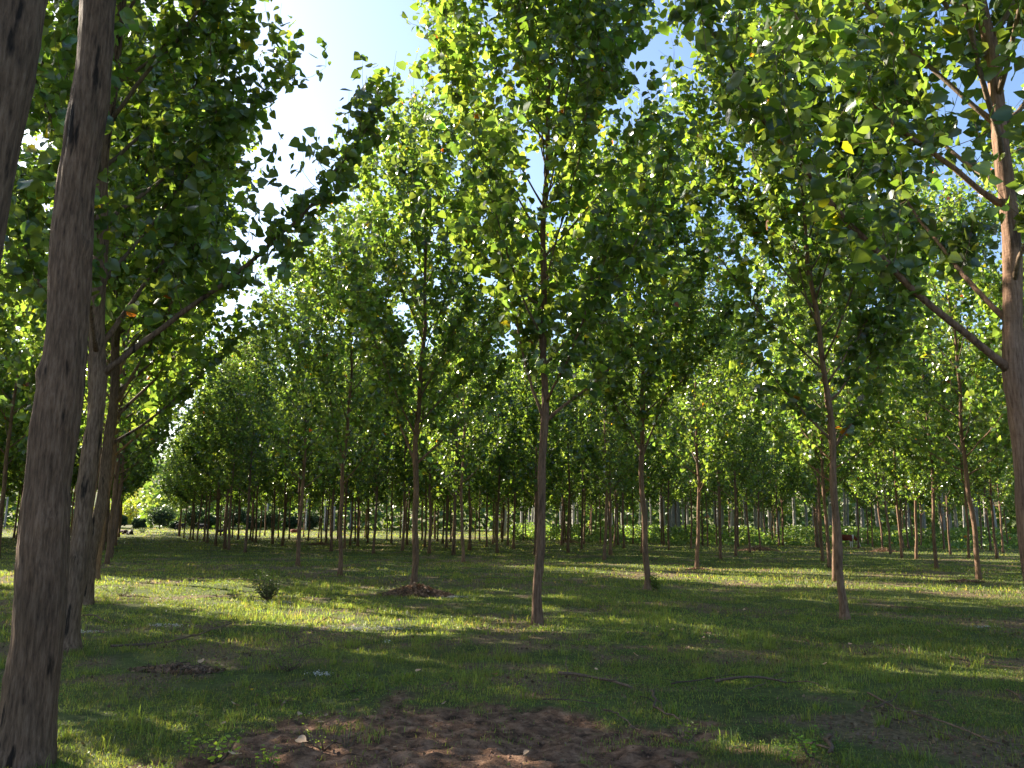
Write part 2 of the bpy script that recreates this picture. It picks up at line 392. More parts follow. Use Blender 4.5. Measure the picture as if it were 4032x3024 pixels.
# unique foreground trees -------------------------------------------------
def uniq(px, py, label, xy=None, **kw):
    x, y = xy if xy else unproj(px, py)
    t = make_tree(**kw); put(t, x, y, 0, 1, label); placed.append((x, y)); return t
uniq(0, 0, 'thick dark poplar trunk cut off by the upper left corner, closest of all trees', xy=(-2.73, 3.85), lean=(.042, 0), seed=11, H=16, r0=.185, fork=8.2, cr=3.0,
     nleaf=7000, bark=M_oldbark, lsize=.145, sides=72, wob=.006, nlimb=26)
uniq(95, 2990, 'thick leaning poplar trunk with black sap stains at the left edge', seed=12, H=16.5, r0=.185, fork=7.4, cr=3.1, nleaf=8000,
     bark=M_oldbark, lean=(-.004, 0), sides=72, wob=.006, nlimb=28)
uniq(262, 2572, 'forked grey-brown poplar second from the left with a heavy limb reaching right', seed=13, H=15.5, r0=.132, fork=3.7, cr=2.75, nleaf=22000, bark=M_oldbark,
     lean=(-.022, 0), limbs=[(3.7, 12, 44, 6.2), (3.8, 168, 40, 3.5), (4.0, 285, 42, 3.6), (4.1, 75, 30, 5.0), (5.0, 20, 30, 3.2)], nlimb=34, sides=26)
uniq(335, 2385, 'poplar trunk just behind the forked one on the left, with bare stub branches', seed=14, H=12.4, r0=.132, fork=3.6, cr=2.5, bark=M_oldbark, nleaf=18900,
     lean=(.018, 0), limbs=[(3.3, 20, 48, 3.8), (3.1, 200, 45, 2.2), (3.9, 60, 40, 5), (4.2, 330, 40, 5)], nlimb=32, sides=22)
uniq(372, 2282, 'third poplar behind the leaning trunks on the left, mostly hidden by them', seed=15, H=14.5, r0=.14, fork=3.5, cr=2.9, nleaf=12150, lean=(.04, 0))
uniq(2115, 2462, 'straight poplar in the middle foreground with a V fork and a wide right limb', seed=21, H=14.2, r0=.084, fork=3.55, cr=2.85, nleaf=18900,
     limbs=[(3.55, 178, 15, 4.6), (3.60, 5, 46, 3.4), (3.9, 300, 38, 3.2), (4.4, 90, 36, 3.4)], nlimb=36, sides=24, wob=.035, lean=(.012, 0))
uniq(4165, 2770, 'near poplar at the right edge with a thick limb rising to the upper left', seed=22, H=14.0, r0=.125, fork=3.35, cr=2.5, nleaf=17500, lsize=.135,
     limbs=[(3.35, 183, 46, 5.6), (3.5, 20, 45, 3.2), (3.9, 100, 40, 3.6), (5.2, 178, 44, 4.8), (4.3, 265, 38, 2.6)], nlimb=32, sides=30, bark=M_bark, lean=(-.014, 0))
uniq(3327, 2434, 'slender poplar leaning slightly left in the right foreground, ringed bark', seed=23, H=13.0, r0=.077, fork=3.5, cr=2.7, nleaf=14850,
     limbs=[(3.35, 40, 48, 3.4), (3.5, 170, 40, 2.6), (4.3, 20, 45, 3.4)], nlimb=32, sides=22, lean=(-.05, 0))
uniq(2550, 2322, 'poplar lit pink on its left side with a leafy sapling at its foot', seed=24, H=13.2, r0=.084, fork=3.7, cr=2.7, nleaf=18900,
     limbs=[(3.7, 15, 22, 4.5), (3.9, 170, 30, 3.2), (4.1, 270, 40, 2.6)], sides=20, lean=(-.004, 0))
uniq(1630, 2312, 'poplar standing in a mound of brown cuttings left of the middle', seed=25, H=14.2, r0=.092, fork=3.6, cr=2.75, nleaf=14850,
     limbs=[(3.55, 172, 22, 4.8), (3.5, 5, 44, 4.2), (4.0, 80, 36, 3)], sides=20, lean=(.01, 0))
# shared trees -------------------------------------------------------------
protos = [make_tree(100+i, H=13.2+.4*(i % 3), r0=.080+.005*(i % 3), fork=3.3+.22*(i % 4), cr=2.7+.1*(i % 2), nleaf=10200, hi=True, sides=12, sep=3, nlimb=30,
                    lean=((i-2)*.006, 0)) for i in range(6)]
fars = [make_tree(200+i, H=13.0+.5*i, r0=.10, fork=3.3+.2*i, cr=2.75, nleaf=5805, lsize=.20, hi=False, sides=7, sep=0, nlimb=22) for i in range(4)]
used = set()
rg = np.random.default_rng(77)
def shared(x, y, label, far=False, group=G_NEAR, s=None, rot=None):
    pool = fars if far else protos
    k = rg.integers(len(pool)); src = pool[k]
    if src.name in used: o = copy_tree(src)
    else: o = src; used.add(src.name)
    put(o, x, y, rg.uniform(0, 6.28) if rot is None else rot, s if s else rg.uniform(.93, 1.05), label, group)
    placed.append((x, y))
MEAS = [ # px, py, label
 (1339, 2267, 'lit-edged poplar left of the tree with the cuttings mound'),
 (1172, 2230, 'dark slim poplar, first trunk left of the lit-edged pair by the bright strip'),
 (1470, 2180, 'short-looking poplar trunk on the near edge of shade behind the bright strip'),
 (1356, 2160, 'thin poplar trunk almost hidden behind the lit-edged one left of the mound'),
 (1824, 2215, 'warm sunlit poplar trunk midway between the mound tree and the middle foreground tree'),
 (1916, 2155, 'pale pink trunk right of the warm sunlit one, left of the middle foreground tree'),
 (1757, 2147, 'thin brown trunk just left of the warm sunlit one'),
 (965, 2178, 'front poplar of the dense left row beside the grassy lane'),
 (900, 2167, 'second poplar of the dense left row beside the lane'),
 (849, 2148, 'third poplar of the dense left row beside the lane'),
 (1264, 2143, 'poplar with dry twigs piled round its foot, left middle distance'),
 (2380, 2207, 'poplar right of the middle foreground tree with a dark band on its bark'),
 (2745, 2232, 'curved grey-brown poplar over a reddish litter patch, right of centre'),
 (2528, 2180, 'dark trunk half hidden behind the pink-lit poplar with the sapling'),
 (2837, 2205, 'dark straight poplar next right of the curved grey-brown one'),
 (2898, 2189, 'poplar third in the line running right from the curved one'),
 (2953, 2177, 'poplar fourth in the line, leaning a little left, right of centre'),
 (2994, 2168, 'sunlit poplar at the end of the line beside a heap of brown twigs'),
 (2634, 2166, 'slim trunk with spreading low limbs between the pink-lit and curved poplars'),
 (2419, 2153, 'slim trunk just right of the poplar with the dark bark band'),
 (2722, 2162, 'thin dark trunk hugging the left side of the curved poplar'),
 (2290, 2162, 'dark slim trunk alone between the middle foreground tree and the banded one'),
 (3289, 2290, 'sunlit poplar directly behind the slender leaning one on the right'),
 (3266, 2234, 'dark poplar third in the tight line of trunks on the right'),
 (3239, 2211, 'leftmost and last poplar of the tight line of trunks on the right'),
 (3688, 2241, 'tall mottled poplar right of the grazing cow, no litter at its foot'),
 (3855, 2281, 'sunlit poplar by a bare brown patch near the right edge'),
 (3609, 2201, 'poplar with a low right limb left of the tall mottled one'),
 (3551, 2197, 'lit poplar trunk, second left from the tall mottled one'),
 (3926, 2201, 'thin lit trunk right of the poplar by the bare brown patch'),
 (3816, 2201, 'shaded thin trunk just left of the poplar by the bare brown patch'),
 (3742, 2183, 'thin pale trunk between the tall mottled poplar and the bare brown patch'),
 (3506, 2180, 'thin lit trunk behind the two poplars right of the grazing cow'),
 (3476, 2171, 'thin lit trunk with a clump of dark twigs at its foot'),
 (1523, 2128, 'slim trunk over a light streak of grass left of the mound tree'),
 (1436, 2118, 'faint slim trunk behind the gap left of the mound tree'),
]
for px, py, lb in MEAS:
    x, y = unproj(px, py); shared(x, y, lb)
MID = [(816,2139,0),(776,2131,0),(748,2124,0),(723,2119,0),(702,2113,0),(1069,2122,0),(1022,2117,0),(1299,2115,0),(1117,2129,0),(1714,2124,1),(1699,2117,1),
 (1871,2124,1),(1948,2138,1),(1980,2128,1),(2000,2121,1),(1781,2118,1),(2605,2141,2),(2787,2153,2),(2823,2146,2),(3014,2139,2),(2245,2134,1),(2220,2128,1),
 (2322,2122,1),(2365,2139,1),(2455,2134,2),(2471,2124,2),(2665,2134,2),(2871,2141,2),(2924,2129,2),(3041,2139,3),(3052,2136,3),(3068,2133,3),(3079,2128,3),
 (3950,2178,4),(3436,2155,4),(3418,2148,4),(3628,2155,4),(3593,2150,4),(3867,2164,4),(3968,2157,4),(3731,2140,4),(3557,2138,4)]
ML = ['thin far trunks of the dense row along the lane', 'thin far trunks about the middle foreground tree',
      'thin far trunks in the bright gap right of centre', 'thin sunlit stems left of the grazing cow', 'thin far trunks in open grass at right']
MID.sort(); kc = {}
for px, py, k in MID:
    kc[k] = kc.get(k, -1)+1
    x, y = unproj(px, py); shared(x, y, ORD[kc[k]]+' from the left of the '+ML[k], group=['far row by the lane', 'far trunks at centre', 'far trunks right of centre', 'small sunlit row', 'far trunks at right'][k])
# left row past the lane, and the plantation left of it
d1 = np.array([-math.sin(R(24.5)), math.cos(R(24.5))]); n1_ = np.array([d1[1], -d1[0]])
base = np.array(unproj(372, 2282))
for k in range(1, 22):
    p = base+d1*5.9*k+rg.normal(size=2)*.25
    shared(p[0], p[1], (ORD[k-1]+' poplar behind the leaning left trunks, large crown hanging over the lane') if k < 6 else 'large-crowned poplar far down the dark row on the left of the lane', far=k > 7, group='left row beyond the lane' if k > 5 else G_NEAR, s=rg.uniform(1.1, 1.2))
cand = []
for i in range(1, 9):
    for k in range(-8, 26):
        p = base-n1_*4.7*i+d1*5.9*(k-2.5*(i > 0)+.5*(i % 2))+rg.normal(size=2)*.3
        b = math.degrees(math.atan2(p[0], p[1]))
        if -76 < b < 0 and math.hypot(*p) > 6.5 and p[1] > 2.5 and (b > -42 or math.hypot(*p) < 45) and (((p[0]*.559+p[1]*.829) < 10.8 and rg.random() > .28) or ((p[0]*.559+p[1]*.829) > 16.5 and rg.random() > (.5 if math.hypot(*p) < 70 else .15)) or math.hypot(*p) > 55): cand.append((math.hypot(*p), p[0], p[1], 'L'))  # poplars added beyond the frame to shade the foreground, thinned along the sun's path
cand = [c_ for c_ in cand if min(math.hypot(c_[1]-a_, c_[2]-b_) for a_, b_ in [(-20.2, 19.8), (-16.8, 14.2)]) > 1.5]  # trees left out so sun dapples the foreground soil
# lattice fill of the main plantation
s1 = 5.4
org = np.array(unproj(2115, 2462))
for i in range(0, 40):
    for j in range(-6, 40):
        p = org+n1_*s1*(i)+d1*s1*j+rg.normal(size=2)*.35
        r = math.hypot(*p); b = math.degrees(math.atan2(p[0], p[1]))
        if p[1] < 2: continue
        if min((p[0]-q[0])**2+(p[1]-q[1])**2 for q in placed) < 12: continue
        inview = abs(b) < 31.5
        if b > 8 and r > 105: continue
        if (not inview and b > 0 and r < 60 and b < 50 and r > 8) or (inview and r > (85 if b > 8 else 48) and r < 175): cand.append((r, p[0], p[1], 'M'))
cand.sort()
for r, x, y, k in cand:
    if count >= 298: break
    if k == 'L' and r < 19: shared(x, y, 'out-of-frame poplar added left of the leaning trunks to shade the foreground', group='left plantation', s=.88)  # unseen near trees, added and scaled down for dappled shade
    elif k == 'L': shared(x, y, 'out-of-frame poplar added left of the leaning trunks to shade the foreground', far=r > 45, group='left plantation', s=rg.uniform(1.08, 1.2))
    else:
        z_ = next(i for i, lim in enumerate([-6.6, 1.7, 9.2, 21.6, 90]) if math.degrees(math.atan2(x, y)) < lim)
        lb = ['far thin dark stem in the deep grove between the lane row and the mound tree', 'far thin dark stem behind, between the mound tree and the middle foreground tree',
              'far thin dark stem behind, between the middle foreground tree and the pink-lit poplar', 'far thin stem behind, between the pink-lit poplar and the slender leaning one', 'far thin stem behind, right of the slender leaning poplar'][z_]
        shared(x, y, lb, far=r > 45, group='back of the grove, part %s' % ORD[z_])
print('poplars', count, 'cand', len(cand))

# mature grey trunked wood at the right back --------------------------------
def make_mature(seed, H=21, r0=.2, stem=8.5):
    rng = np.random.default_rng(seed)
    root = bpy.data.objects.new('tall_tree', None); COL.objects.link(root)
    T = Tubes(); zs = np.linspace(-.2, H*.97, 14)
    px_ = .15*np.sin(zs*.25+rng.uniform(0, 6)); T.add(np.stack([px_, px_*.5, zs], 1), r0*np.clip(1-zs/H, .04, 1)**.6, 8)
    link(T.mesh('tall_tree_trunk', M_greybark), 'trunk', root)
    B = Tubes(); pts = []
    for k in range(20):
        z = rng.uniform(stem, H*.92); az = rng.uniform(0, 6.28); L_ = (1-(z-stem)/(H-stem))*3+1
        d = np.array([math.cos(az)*.7, math.sin(az)*.7, .7]); P = np.array([[.0, 0, z]])+d*np.linspace(0, L_, 4)[:, None]
        B.add(P, np.linspace(.05, .01, 4), 4); pts += [P[1]*.4+P[2]*.6, P[2], P[3]]
    link(B.mesh('tall_tree_branches', M_greybark), 'branches', root)
    pts = np.array(pts); n = 1700; ii = rng.integers(len(pts), size=n)
    pos = pts[ii]+rng.normal(size=(n, 3))*.6
    c = leaf_tints(rng, n, pos[:, 2]*0)*rng.uniform(.8, 1.2, len(pts))[ii][:, None]
    link(scatter('tall_tree_crown', LV, LF, pos, rand_frames(rng, n, size=rng.uniform(.2, .36, n)), c, M_mleaf), 'crown', root)
    return root
mats_ = [make_mature(300+i, H=20+i, stem=7.5+i*.5) for i in range(4)]
mcount = 0
def put_m(x, y, label, group=None, s=1.0):
    global mcount
    o = mats_[mcount] if mcount < 4 else copy_tree(mats_[int(rg.integers(4))])
    mcount += 1; o.location = (x, y, hz(x, y)); o.rotation_euler = (0, 0, rg.uniform(0, 6.28)); o.scale = (s*1.1, s*1.1, s)
    tag(o, label, 'tall tree', group)
for px, py, lb in [(3646, 2131, 'pale grey tall trunk at the wood edge behind the tall mottled poplar'), (3819, 2112, 'thick whitish trunk behind the poplar by the bare patch'),
                   (3350, 2108, 'pale tall trunk rising behind the grazing cow'), (3110, 2108, 'pale grey trunk behind the small sunlit row'), (3989, 2110, 'pale tall trunk near the right edge')]:
    x, y = unproj(px, py); put_m(x, y, lb)
for i in range(110):
    b = R(rg.uniform(-1, 38)); r = rg.uniform(112, 160) if b > R(8) else rg.uniform(130, 175)
    put_m(r*math.sin(b), r*math.cos(b), 'tall grey trunk in the dark wood behind the '+('middle of the grove' if b < R(12) else 'right of the grove' if b < R(24) else 'far right edge of the grove'), 'tall wood behind the grove '+('middle' if b < R(12) else 'right' if b < R(24) else 'edge'), rg.uniform(.85, 1.1))
for i in range(34):
    b = R(rg.uniform(-40, -1)); r = rg.uniform(165, 200)
    if R(-30) < b < R(-17): continue
    put_m(r*math.sin(b), r*math.cos(b), 'tall tree closing the view behind the left side of the grove', 'tall trees behind the left grove', rg.uniform(.8, 1))

# ------------------------------------------------------------------ distant wood, undergrowth (uncountable)
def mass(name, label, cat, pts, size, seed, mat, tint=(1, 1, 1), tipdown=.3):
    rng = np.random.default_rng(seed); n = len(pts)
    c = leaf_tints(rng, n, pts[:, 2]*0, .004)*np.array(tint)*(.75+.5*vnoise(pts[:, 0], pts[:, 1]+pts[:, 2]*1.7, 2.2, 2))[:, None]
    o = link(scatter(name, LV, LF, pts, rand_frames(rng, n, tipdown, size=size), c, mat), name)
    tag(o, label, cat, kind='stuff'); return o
rng = np.random.default_rng(9)
n = 46000; b = np.radians(rng.uniform(-46, 46, n)); r = rng.uniform(196, 220, n)
keep = ~((b > R(-26.6)) & (b < R(-23.6))); b, r = b[keep], r[keep]; n = len(b)
x, y = r*np.sin(b), r*np.cos(b); top = 13+6*vnoise(x, y, 14, 3)
z = rng.random(n)**.9*top+hgt(x, y)
mass('distant_wood', 'continuous dark wood far behind the grove', 'wood', np.stack([x, y, z], 1), rng.uniform(.7, 1.3, n), 10, M_mleaf)
n = 16000; b = np.radians(rng.uniform(-28, -21.5, n)); r = rng.uniform(262, 300, n); x, y = r*np.sin(b), r*np.cos(b)
z = rng.random(n)*(6+6*vnoise(x, y, 9, 5))*(.5+.5*sstep(R(-26), R(-24), b))+hgt(x, y)
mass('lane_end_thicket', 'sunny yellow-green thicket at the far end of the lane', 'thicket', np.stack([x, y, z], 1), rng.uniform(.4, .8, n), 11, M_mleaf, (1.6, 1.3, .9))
# bramble undergrowth band at right
n = 60000; b = np.radians(rng.uniform(0, 37, n)); r = 96+rng.random(n)*34+8*(1-sstep(0, R(12), b))*2
x, y = r*np.sin(b), r*np.cos(b); nn = vnoise(x, y, 5, 8)*.7+vnoise(x, y, 1.7, 9)*.3
hh = 2.2*sstep(.36, .75, nn)*sstep(96, 106, r); k = hh > .15; x, y, r, hh = x[k], y[k], r[k], hh[k]
z = hh*rng.random(len(x))**.5+hgt(x, y)
mass('bramble_undergrowth', 'pale green bramble undergrowth along the edge of the far wood at right', 'undergrowth', np.stack([x, y, z], 1), rng.uniform(.16, .34, len(x)), 12, M_mleaf, (1.15, 1.15, 1.1))

# ------------------------------------------------------------------ grass
def blades(seed, npts, rmin, rmax, h0, h1, w0, name_pts=False, bmax=38, power=1.0):
    rng = np.random.default_rng(seed)
    b = np.radians(rng.uniform(-bmax, bmax, npts)); r = rmin+(rmax-rmin)*rng.random(npts)**power
    x, y = r*np.sin(b), r*np.cos(b)
    tuft = vnoise(x, y, .22, 21)*.5+vnoise(x, y, .9, 22)*.5
    dens = sstep(.30, .62, tuft)*.92+.08
    dens *= (1-.97*soil(x, y)*(1-.5*sstep(.62, .75, vnoise(x, y, .35, 27))))*(1-.86*litter(x, y))
    k = rng.random(npts) < dens; x, y, r, tuft = x[k], y[k], r[k], tuft[k]; n = len(x)
    big = sstep(.5, .8, vnoise(x, y, 1.3, 23)*.7+vnoise(x, y, .35, 24)*.3)
    h = (h0+(h1-h0)*big*rng.uniform(.5, 1, n)+rng.exponential(.012, n))*rng.uniform(.4, 1.5, n)
    wd = w0*rng.uniform(.7, 1.3, n)
    az = rng.uniform(0, 6.28, n); la = rng.uniform(0, 6.28, n); lean = rng.uniform(.1, .85, n)
    s = np.stack([np.cos(az), np.sin(az), 0*az], 1)*wd[:, None]
    L_ = np.stack([np.cos(la), np.sin(la), 0*la], 1)*(h*lean)[:, None]
    p = np.stack([x, y, hgt(x, y)-.005], 1); up = np.stack([0*h, 0*h, h], 1)
    V = np.stack([p-s*.5, p+s*.5, p+s*.4+L_*.3+up*.6, p-s*.4+L_*.3+up*.6, p+L_+up*(1-.25*lean[:, None])], 1)
    bt = rng.uniform(.55, 1.4, n)*(.45+.75*vnoise(x, y, 2.2, 25)+.35*vnoise(x, y, .4, 26))
    dry = rng.random(n) < .05+.25*litter(x, y)
    c = np.stack([bt*rng.uniform(.8, 1.3, n), bt, bt*rng.uniform(.6, 1.3, n)], 1)
    c[dry] = np.array([2.3, 1.35, 2.6])*rng.uniform(.6, 1.1, (dry.sum(), 1))
    return V, c
parts = [blades(1, 190000, 5.6, 13, .022, .085, .0055), blades(2, 170000, 13, 26, .035, .10, .010), blades(3, 170000, 26, 60, .05, .12, .022), blades(4, 110000, 60, 125, .06, .16, .05), blades(5, 60000, 125, 195, .10, .3, .12)]
def tufts(seed, n):
    rng = np.random.default_rng(seed)
    b = np.radians(rng.uniform(-36, 36, n)); r = 6+26*rng.random(n)**1.3; x, y = r*np.sin(b), r*np.cos(b)
    for i, (px, py) in enumerate([(620, 2560), (640, 2625), (740, 2620), (860, 2640), (2220, 2560), (2300, 2590), (3500, 2700), (3600, 2680), (3720, 2700), (3900, 2870), (4000, 2900), (3010, 2420),
                   (2900, 2930), (2760, 2900), (3700, 2930), (560, 2870), (480, 2760), (250, 2900), (1900, 2560), (1160, 2480), (2630, 2500), (3150, 2430), (1450, 2640), (1400, 2670), (2420, 2620), (2780, 2640), (3380, 2620)]):
        x[i], y[i] = unproj(px, py)
    k = soil(x, y) < .2; x, y = x[k], y[k]; m = rng.integers(14, 42, len(x)); X = np.repeat(x, m)+rng.normal(size=m.sum())*.05; Y = np.repeat(y, m)+rng.normal(size=m.sum())*.05
    N_ = len(X); h = rng.uniform(.06, .20, N_)*np.repeat(rng.uniform(.6, 1.15, len(x)), m); wd = rng.uniform(.005, .011, N_)
    az = rng.uniform(0, 6.28, N_); la = rng.uniform(0, 6.28, N_); lean = rng.uniform(.15, 1.0, N_)
    s_ = np.stack([np.cos(az), np.sin(az), 0*az], 1)*wd[:, None]; L_ = np.stack([np.cos(la), np.sin(la), 0*la], 1)*(h*lean)[:, None]
    p = np.stack([X, Y, hgt(X, Y)-.005], 1); up = np.stack([0*h, 0*h, h], 1)
    V = np.stack([p-s_*.5, p+s_*.5, p+s_*.4+L_*.3+up*.6, p-s_*.4+L_*.3+up*.6, p+L_+up*(1-.35*lean[:, None])], 1)
    bt = rng.uniform(.8, 1.4, N_); return V, np.stack([bt*rng.uniform(.85, 1.2, N_), bt, bt*.9], 1)
parts.append(tufts(8, 620))
V = np.concatenate([p[0] for p in parts]); c = np.concatenate([p[1] for p in parts]); n = len(V)
i5 = (np.arange(n)*5)[:, None]
o = link(mesh_np('grass', V.reshape(-1, 3), [i5+np.array([[0, 1, 2, 3]]), i5+np.array([[3, 2, 4]])], np.repeat(c, 5, 0), M_grass), 'grass')
tag(o, 'short patchy green grass under the poplars', 'grass', kind='stuff')
# low broad-leaved weeds (clover-like)
rng = np.random.default_rng(31)
P_, S_ = [], []
for npts, r0_, r1_, s0 in [(120000, 5.7, 14, .015), (90000, 14, 30, .026), (60000, 30, 70, .05)]:
    b = np.radians(rng.uniform(-38, 38, npts)); r = rng.uniform(r0_, r1_, npts); x, y = r*np.sin(b), r*np.cos(b)
    d = sstep(.35, .65, vnoise(x, y, .8, 33)*.5+vnoise(x, y, .2, 34)*.5)*(1-.985*soil(x, y))*(1-.7*litter(x, y))
    k = rng.random(npts) < d; x, y = x[k], y[k]; P_.append(np.stack([x, y, hgt(x, y)+rng.random(len(x))*.045*(1+s0*20)*vnoise(x, y, .5, 35)+.004], 1)); S_.append(s0*rng.uniform(.6, 1.4, len(x)))
P_ = np.concatenate(P_); S_ = np.concatenate(S_); n = len(P_)
Mx = rand_frames(rng, n, .25, size=S_)
QV = [(0, 0, 0), (.5, .5, .08), (0, 1, 0), (-.5, .5, .08)]; QF = [(0, 1, 2), (0, 2, 3)]
bt = rng.uniform(.6, 1.4, n); c = np.stack([bt*rng.uniform(.8, 1.2, n), bt, bt*rng.uniform(.7, 1.3, n)], 1)
o = link(scatter('ground_weeds', QV, QF, P_, Mx, c, M_weed), 'ground_weeds'); tag(o, 'low clover-like weeds mixed into the grass', 'ground cover', kind='stuff')
# litter crumbs: small dead leaves and chips
n = 46000; b = np.radians(rng.uniform(-36, 36, n)); r = 5.7+39*rng.random(n)**1.25; x, y = r*np.sin(b), r*np.cos(b)
k = rng.random(n) < np.maximum(litter(x, y), .05)+.06*soil(x, y); x, y, r = x[k], y[k], r[k]; n = len(x)
pos = np.stack([x, y, hgt(x, y)+.012], 1); sz = rng.uniform(.010, .036, n)*(1+r*.015)
Mx = rand_frames(rng, n, .12, size=sz); bt = rng.uniform(.18, .62, n); c = np.stack([bt, bt*rng.uniform(.75, 1, n), bt*.8], 1)
o = link(scatter('leaf_litter', LV, LF, pos, Mx, c, M_dry), 'leaf_litter'); tag(o, 'brown dead leaf fragments and chips strewn over the grass', 'leaf litter', kind='stuff')


# ------------------------------------------------------------------ small things
def simplemat(name, col, rough=.8):
    m, n, out = newmat(name); p = N(n, 'ShaderNodeBsdfPrincipled'); p.inputs['Roughness'].default_value = rough; p.inputs['Specular IOR Level'].default_value = .3
    at = N(n, 'ShaderNodeVertexColor'); at.layer_name = 'tint'
    tc = N(n, 'ShaderNodeTexCoord'); nz = N(n, 'ShaderNodeTexNoise'); nz.inputs['Scale'].default_value = 6; nz.inputs['Detail'].default_value = 4
    n.links.new(tc.outputs['Object'], nz.inputs[0]); mr = N(n, 'ShaderNodeMapRange'); mr.inputs[3].default_value = .7; mr.inputs[4].default_value = 1.3; n.links.new(nz.outputs[0], mr.inputs[0])
    x = N(n, 'ShaderNodeMix'); x.data_type = 'RGBA'; x.blend_type = 'MULTIPLY'; x.inputs[0].default_value = 1; x.inputs[6].default_value = (*col, 1)
    n.links.new(at.outputs[0], x.inputs[7]); h = N(n, 'ShaderNodeHueSaturation'); n.links.new(x.outputs[2], h.inputs['Color']); n.links.new(mr.outputs[0], h.inputs['Value'])
    n.links.new(h.outputs[0], p.inputs['Base Color']); n.links.new(p.outputs[0], out.inputs[0]); return m
M_hide = simplemat('cow_hide', (1, 1, 1)); M_fluff = simplemat('seed_fluff', (.66, .60, .52)); M_hoof = simplemat('hoof_horn', (.06, .05, .045), .5)
M_petal = simplemat('yellow_petal', (.8, .5, .02))
# fallen branches
STICKS = [
 ([(2200,2675),(2300,2692),(2400,2712),(2490,2740)], .020, 'thick fallen branch with peeled bark in the grass above the bare soil'),
 ([(2810,2705),(2900,2712),(3000,2716),(3095,2722)], .018, 'pale broken-ended branch lying in the right foreground grass'),
 ([(2640,2712),(2770,2695),(2900,2678)], .009, 'thin dark stick lying left of the pale broken-ended branch'),
 ([(3090,2720),(3190,2735),(3260,2748)], .006, 'thin dark twig running right from the pale broken-ended branch'),
 ([(2930,2745),(3000,2725),(3040,2690),(3100,2660)], .005, 'bent twig crossing behind the pale broken-ended branch'),
 ([(3420,2765),(3560,2835),(3720,2890),(3950,2985)], .011, 'long thin curved branch running to the lower right corner'),
 ([(3450,2815),(3520,2800),(3560,2760),(3582,2712)], .006, 'thin twig curving upward over the long branch at lower right'),
 ([(3480,2850),(3600,2900),(3800,2960),(3900,2990)], .006, 'thin twig lying just below the long curved branch'),
 ([(435,2567),(560,2564),(660,2552),(740,2528),(850,2490),(930,2460)], .016, 'dark curved branch lying in grass right of the leaning left trunks'),
 ([(3268,2935),(3264,2975),(3282,3015)], .024, 'short thick stick end poking up at the bottom edge right of centre'),
 ([(3170,2965),(3230,2985),(3275,2998)], .013, 'short pale stick leading to the thick stick end at the bottom edge'),
 ([(700,2452),(740,2470),(790,2490)], .006, 'pale dry twig lying in the left sunny grass'),
 ([(3390,2299),(3480,2303),(3600,2325),(3690,2352)], .012, 'long pale branch in the mid grass right of the leaning slender poplar'),
 ([(2566,2211),(2591,2201)], .03, 'short pale log end beside the pink-lit poplar'),
 ([(1880,2284),(1975,2290),(2087,2301)], .012, 'thin dark stick left of the middle foreground tree'),
 ([(2137,2787),(2240,2796),(2358,2801)], .007, 'thin stick along the top right rim of the bare soil'),
 ([(2569,2750),(2574,2814),(2620,2845),(2689,2862)], .012, 'hook-shaped pale root end right of the bare soil'),
 ([(3681,2787),(3725,2798),(3765,2825)], .006, 'small pale arched twig near the right edge'),
 ([(2380,2824),(2450,2855),(2530,2902)], .009, 'thin dark stick on the right slope of the bare soil'),
 ([(340,2442),(380,2448),(425,2461)], .014, 'short pale stick by the foot of the leaning left trunks'),
 ([(3965,2742),(4030,2785)], .012, 'short stick cut by the right edge of the picture'),
 ([(1248,2462),(1298,2449),(1347,2455)], .009, 'small dark arched stick left of the white fluff patch'),
 ([(1171,2560),(1243,2548),(1300,2566)], .008, 'dark arched twig in the shaded grass above the bare soil'),
 ([(2750,2128),(2790,2135),(2850,2143)], .07, 'pale log lying by the cow seen from behind'),
 ([(500,2358),(590,2360)], .012, 'dark stick in the sunny patch of the lane'),
 ([(900,2290),(1000,2296),(1090,2302)], .012, 'dark stick running left from the dark bush'),
 ([(2350,2395),(2400,2440)], .008, 'short twig in grass right of the middle foreground tree'),
 ([(3500,2390),(3640,2400),(3780,2412)], .012, 'thin dark branch in the right grass under the tall mottled poplar'),
 ([(3740,2600),(3860,2640),(4000,2655)], .007, 'thin stick in shade near the right edge'),
]
rs = np.random.default_rng(55)
for pts, r, lb in STICKS:
    W = np.array([unproj(*p) for p in pts]); k = np.linspace(0, len(W)-1, max(6, len(W)*4))
    X = np.interp(k, range(len(W)), W[:, 0]); Y = np.interp(k, range(len(W)), W[:, 1])
    L_ = math.hypot(X[-1]-X[0], Y[-1]-Y[0]); n_ = len(X)
    X += rs.normal(size=n_)*.012*min(1, L_); Y += rs.normal(size=n_)*.012*min(1, L_)
    lift = .03+r+.05*np.sin(np.linspace(0, 3.14, n_))*rs.random()
    ox, oy = X.mean(), Y.mean(); oz = hz(ox, oy)
    P = np.stack([X-ox, Y-oy, hgt(X, Y)-oz+lift], 1)
    T = Tubes(); T.add(P, np.linspace(r, r*.55, n_)*rs.uniform(.85, 1.15, n_), 7)
    for q in range(int(1+L_*2.2)):
        i = rs.integers(1, n_-1); d = P[min(i+1, n_-1)]-P[i]; d = d/np.linalg.norm(d)+rs.normal(size=3)*.7; d[2] = abs(d[2])*.4; d /= np.linalg.norm(d)
        l = rs.uniform(.08, .35)*min(1, L_); e = P[i]+d*l; m_ = (P[i]+e)/2+rs.normal(size=3)*.015
        T.add(np.array([P[i], m_, e]), [r*.5, r*.35, r*.2], 5)
    o = link(T.mesh('fallen_branch', M_stick), 'fallen_branch', loc=(ox, oy, oz)); tag(o, lb, 'branch', 'fallen branches')
